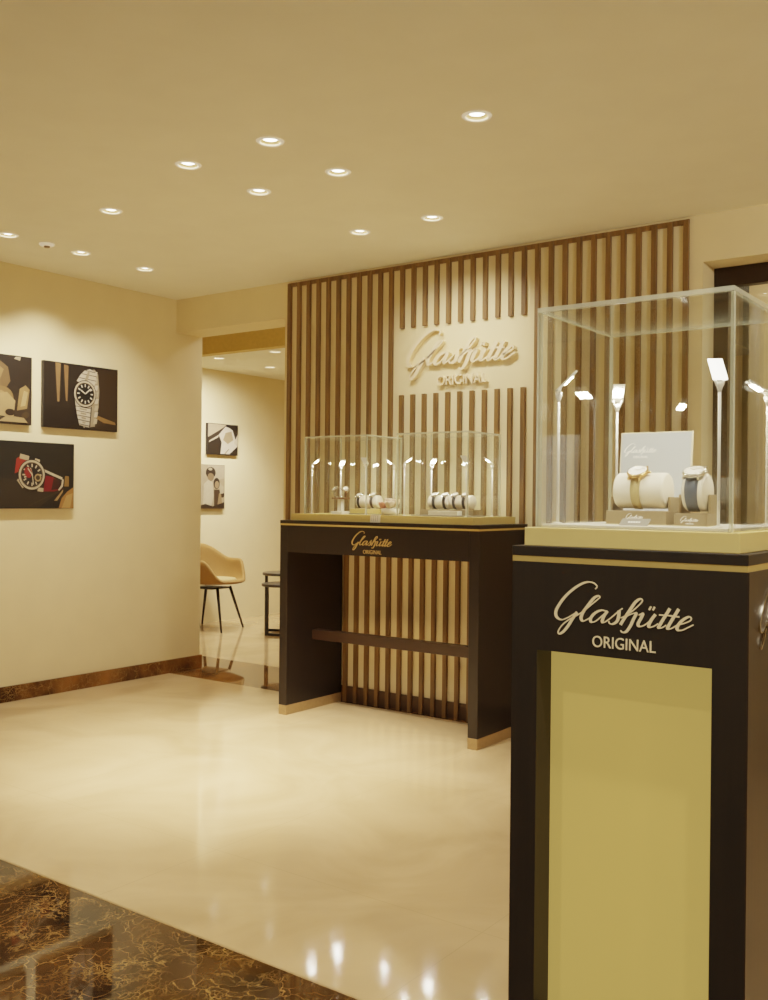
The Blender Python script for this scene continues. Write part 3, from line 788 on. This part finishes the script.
t2 = thing('display_tray', 'low cream tray carrying two short rolls in the left counter case', 'tray', (-3.652, 4.615, ZB))
b = MB(); b.box(0, .235, 0, .15, 0, .005); b.build('tray_base', M['taupe_grey'], t2, .001, 1)
b = MB(); b.box(.005, .23, .005, .145, .005, .032); b.build('back_step', M['cream'], t2, .001, 1)
zc3 = ZB+.032+RR+.0045
cus2 = make_cushion('short white roll cushion in the left counter case, left of the two', (-3.596, 4.690, zc3), .070, RR, gc)
dup(cus2, (-3.512, 4.690, zc3), 0, 'short white roll cushion in the left counter case, right of the two')
dup(wa, (-3.612, 4.690, zc3), 0, 'black strapped watch on the left roll in the left counter case')
dup(wa, (-3.514, 4.690, zc3), 0, 'black strapped watch on the right roll in the left counter case')

# rose ornament between the two cases, card tag below it
fl = thing('rose_arrangement', 'small cream and pink ornament between the two counter cases', 'ornament', (-3.312, 4.57, ZB))
b = MB(); b.lathe([(.030, 0), (.040, .004), (.044, .030), (.040, .032)], 20); b.build('pot', M['white'], fl)
random.seed(4)
for i, (dx, dy, dz, rr, mm) in enumerate([(-.026, -.022, .045, .026, 'rose_pink'), (.016, -.028, .050, .028, 'rose'), (.0, .018, .056, .030, 'rose'), (-.02, .012, .066, .022, 'rose'), (.030, .006, .062, .022, 'rose')]):
    b = MB()
    for lay in range(3):
        rl = rr*(1-.27*lay)
        for k in range(5):
            a = 2*PI*k/5+lay*.6+i
            m = Matrix.Translation((dx, dy, dz)) @ Matrix.Rotation(a, 4, 'Z') @ Matrix.Translation((rl*.42, 0, lay*.003)) @ Matrix.Rotation(R(28), 4, 'Y') @ Matrix.Diagonal((rl*.30, rl*.62, rl*.75, 1))
            bmesh.ops.create_icosphere(b.bm, subdivisions=2, radius=1, matrix=m)
    for f in b.bm.faces: f.smooth = True
    b.build('rose', M[mm], fl)
b = MB()
for k in range(5):
    a = 2*PI*k/5+.3; p = Vector((.030*math.cos(a), .030*math.sin(a), .03)); q = p*1.55+Vector((0, 0, -.008))
    s = Vector((-math.sin(a), math.cos(a), 0))*.009
    b.poly([p, (p+q)/2+s, q, (p+q)/2-s])
b.build('leaves', M['leaf'], fl, recalc=False)
fl.scale = (1.2, 1.2, 1.2)
ti = thing('price_card', 'small white card propped on the front of the cream counter base', 'card', (-3.300, 4.411, 1.163))
tc_ = Matrix.Rotation(R(-6), 4, 'X')
b = MB(); b.box(-.034, .034, -.003, -.001, 0, .043, tc_); b.build('card_sheet', M['white'], ti)
b = MB()
for i in range(4): b.box(-.024+.013*i, -.0225+.013*i, -.0036, -.003, .006, .037, tc_)
b.build('card_lines', M['taupe'], ti)

# ------------------------------------------------------------------ side room: tub chair and nesting tables
ch = thing('tub_chair', 'tan upholstered tub chair on four thin black legs, cut by the wall edge', 'chair', (-7.075, 6.79, 0), R(4))
SEAT = .45
def shell_pt(phi, t, off=0.):
    """phi 0 = front; t 0 centre .. 1 rim"""
    c = math.cos(phi)
    back = .5-.5*c                                  # 0 front, 1 back
    sm = lambda e0, e1, x: (lambda q: q*q*(3-2*q))(max(0, min(1, (x-e0)/(e1-e0))))
    h = .028 + .21*sm(.06, .30, back) + .15*sm(.55, 1.0, back)
    rx = .285; ry = .275
    if t < .55:
        q = t/.55; r = q*.80; z = 0
        r_ = r
    else:
        q = (t-.55)/.45
        r_ = .80+.34*math.sin(q*PI/2*.9)
        z = h*(q**1.7)
    x = rx*r_*math.cos(phi)*(1.02 if c > 0 else 1.0); y = ry*r_*math.sin(phi)
    return Vector((x+.01, y, SEAT+z))
b = MB(); NP, NT = 56, 14
grid = [[b.bm.verts.new(shell_pt(2*PI*i/NP, .06+.94*j/NT)) for j in range(NT+1)] for i in range(NP)]
for i in range(NP):
    for j in range(NT):
        f = b.bm.faces.new((grid[i][j], grid[i][j+1], grid[(i+1) % NP][j+1], grid[(i+1) % NP][j])); f.smooth = True
b.bm.faces.new([grid[i][0] for i in range(NP)])
sh = b.build('shell', M['tan'], ch)
md = sh.modifiers.new('thick', 'SOLIDIFY'); md.thickness = .034; md.offset = -1
md = sh.modifiers.new('sub', 'SUBSURF'); md.levels = 1; md.render_levels = 1
b = MB(); b.lathe([(.17, 0), (.205, .006), (.215, .02), (.20, .034), (.14, .040)], 36, Matrix.Translation((.03, 0, SEAT+.018)) @ Matrix.Diagonal((1.05, 1, 1, 1)))
b.build('seat_cushion', M['seat_pale'], ch)
b = MB(); b.box(-.15, .12, -.12, .12, SEAT-.052, SEAT-.034); b.build('under_frame', M['black_metal'], ch, .004)
for sx, sy in ((1, -1), (1, 1), (-1, -1), (-1, 1)):
    rl = Matrix.Rotation(R(14), 3, 'Z')
    b = MB(); b.rod(rl @ Vector((sx*.23, sy*.23, 0)), rl @ Vector((sx*.13, sy*.13, SEAT-.036)), .010, .016); b.build('leg', M['black_metal'], ch)

def side_table(label, loc, rotz, r, h):
    o = thing('side_table', label, 'side table', loc, rotz, 'nesting side tables')
    b = MB(); b.lathe([(r-.004, h-.026), (r, h-.022), (r, h-.004), (r-.004, h)], 40); b.build('table_top', M['black_wood'], o)
    for k in range(3):
        a = 2*PI*k/3
        m = Matrix.Rotation(a, 4, 'Z')
        b = MB(); b.box(r*.74, r*.74+.028, -.017, .017, 0, h-.026, m); b.build('leg', M['black_metal'], o, .002, 1)
    b = MB()
    for k in range(3): b.box(0, r*.74, -.012, .012, .0, .022, Matrix.Rotation(2*PI*k/3, 4, 'Z'))
    b.build('base_bars', M['black_metal'], o)
    return o
side_table('taller black round side table of the nesting pair in the side room', (-6.43, 7.116, 0), R(216), .20, .572)
side_table('lower black round side table of the nesting pair in the side room', (-6.19, 6.85, 0), R(200), .20, .497)

# ------------------------------------------------------------------ lights
WARM = (1.0, .90, .75)
WARM2 = (1.0, .84, .60)
def spot(name, loc, target, W, cone, blend=1.0, col=WARM, size=.035):
    l = bpy.data.lights.new(name, 'SPOT'); l.energy = W; l.color = col; l.spot_size = R(min(150, cone*1.35)); l.spot_blend = blend
    l.shadow_soft_size = size
    o = bpy.data.objects.new(name, l); COL.objects.link(o); o.location = loc
    d = Vector(target)-Vector(loc); o.rotation_euler = d.to_track_quat('-Z', 'Y').to_euler(); return o
def area(name, loc, target, W, sx, sy, col=WARM):
    l = bpy.data.lights.new(name, 'AREA'); l.energy = W; l.color = col; l.shape = 'RECTANGLE'; l.size = sx; l.size_y = sy
    o = bpy.data.objects.new(name, l); COL.objects.link(o); o.location = loc
    d = Vector(target)-Vector(loc); o.rotation_euler = d.to_track_quat('-Z', 'Y').to_euler(); return o
zl = ZC-.012
K = 2.06
aims = [((-1.93, 3.2, 0), 60, 70), ((-3.2, 3.45, 0), 125, 44), ((-3.6, 3.4, 0), 135, 44), ((-3.2, 3.7, 0), 135, 44), ((-3.75, 3.65, 0), 150, 44), ((-4.0, 3.3, 0), 70, 48),
        ((-5.545, 3.35, 1.65), 33, 58), ((-5.545, 3.85, 1.7), 36, 58), ((-5.6, 4.4, 1.4), 15, 60), ((-3.2, 4.94, 2.05), 11, 56), ((-2.92, 4.94, 2.05), 18, 56)]
for (x, y), (t, Wt, c) in zip(LIGHTS, aims): spot('spot_lamp', (x, y, zl), t, Wt*K, c)
for (x, y), t in zip(FAR_LIGHTS, ((-7.46, 7.1, 1.5), (-6.2, 6.5, 0), (-6.9, 7.1, 0))): spot('spot_lamp', (x, y, ZF-.012), t, 70*K, 80)
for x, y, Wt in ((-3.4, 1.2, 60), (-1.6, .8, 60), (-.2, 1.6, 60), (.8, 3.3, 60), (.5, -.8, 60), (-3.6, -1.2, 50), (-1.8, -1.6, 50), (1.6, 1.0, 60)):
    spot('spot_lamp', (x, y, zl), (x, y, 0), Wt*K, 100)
area('window_room_fill', (-.8, 6.0, 2.86), (-.8, 6.3, 0), 22, 1.6, .4)  # added fill brightening the room beyond the window, source unseen
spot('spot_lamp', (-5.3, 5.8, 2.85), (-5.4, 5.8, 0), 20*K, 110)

spot('spot_lamp', (.9, 2.9, zl), (-1.0, 4.94, 1.7), 70*K, 80)  # added unseen fill to brighten the right end of the back wall
wd = bpy.data.worlds.new('world'); scene.world = wd; wd.use_nodes = True
wd.node_tree.nodes['Background'].inputs[0].default_value = (1, .82, .55, 1)
wd.node_tree.nodes['Background'].inputs[1].default_value = .05

# ------------------------------------------------------------------ camera
cam = bpy.data.cameras.new('camera'); co = bpy.data.objects.new('camera', cam); COL.objects.link(co)
cam.sensor_fit = 'VERTICAL'; cam.sensor_height = 36; cam.lens = 984.5/1000*36
Mr = Matrix.Rotation(R(36.303), 4, 'Z') @ Matrix.Rotation(PI/2-R(.1116), 4, 'X') @ Matrix.Rotation(R(.5664), 4, 'Z')
co.matrix_world = Matrix.Translation((0, 0, 1.3)) @ Mr
cam.clip_start = .02
scene.camera = co
scene.view_settings.view_transform = 'Filmic'
scene.view_settings.look = 'None'
scene.view_settings.exposure = 0.25
scene.cycles.transparent_max_bounces = 32
scene.cycles.max_bounces = 8
scene.cycles.diffuse_bounces = 5
scene.cycles.glossy_bounces = 5
scene.cycles.sample_clamp_indirect = 6
scene.cycles.use_denoising = True
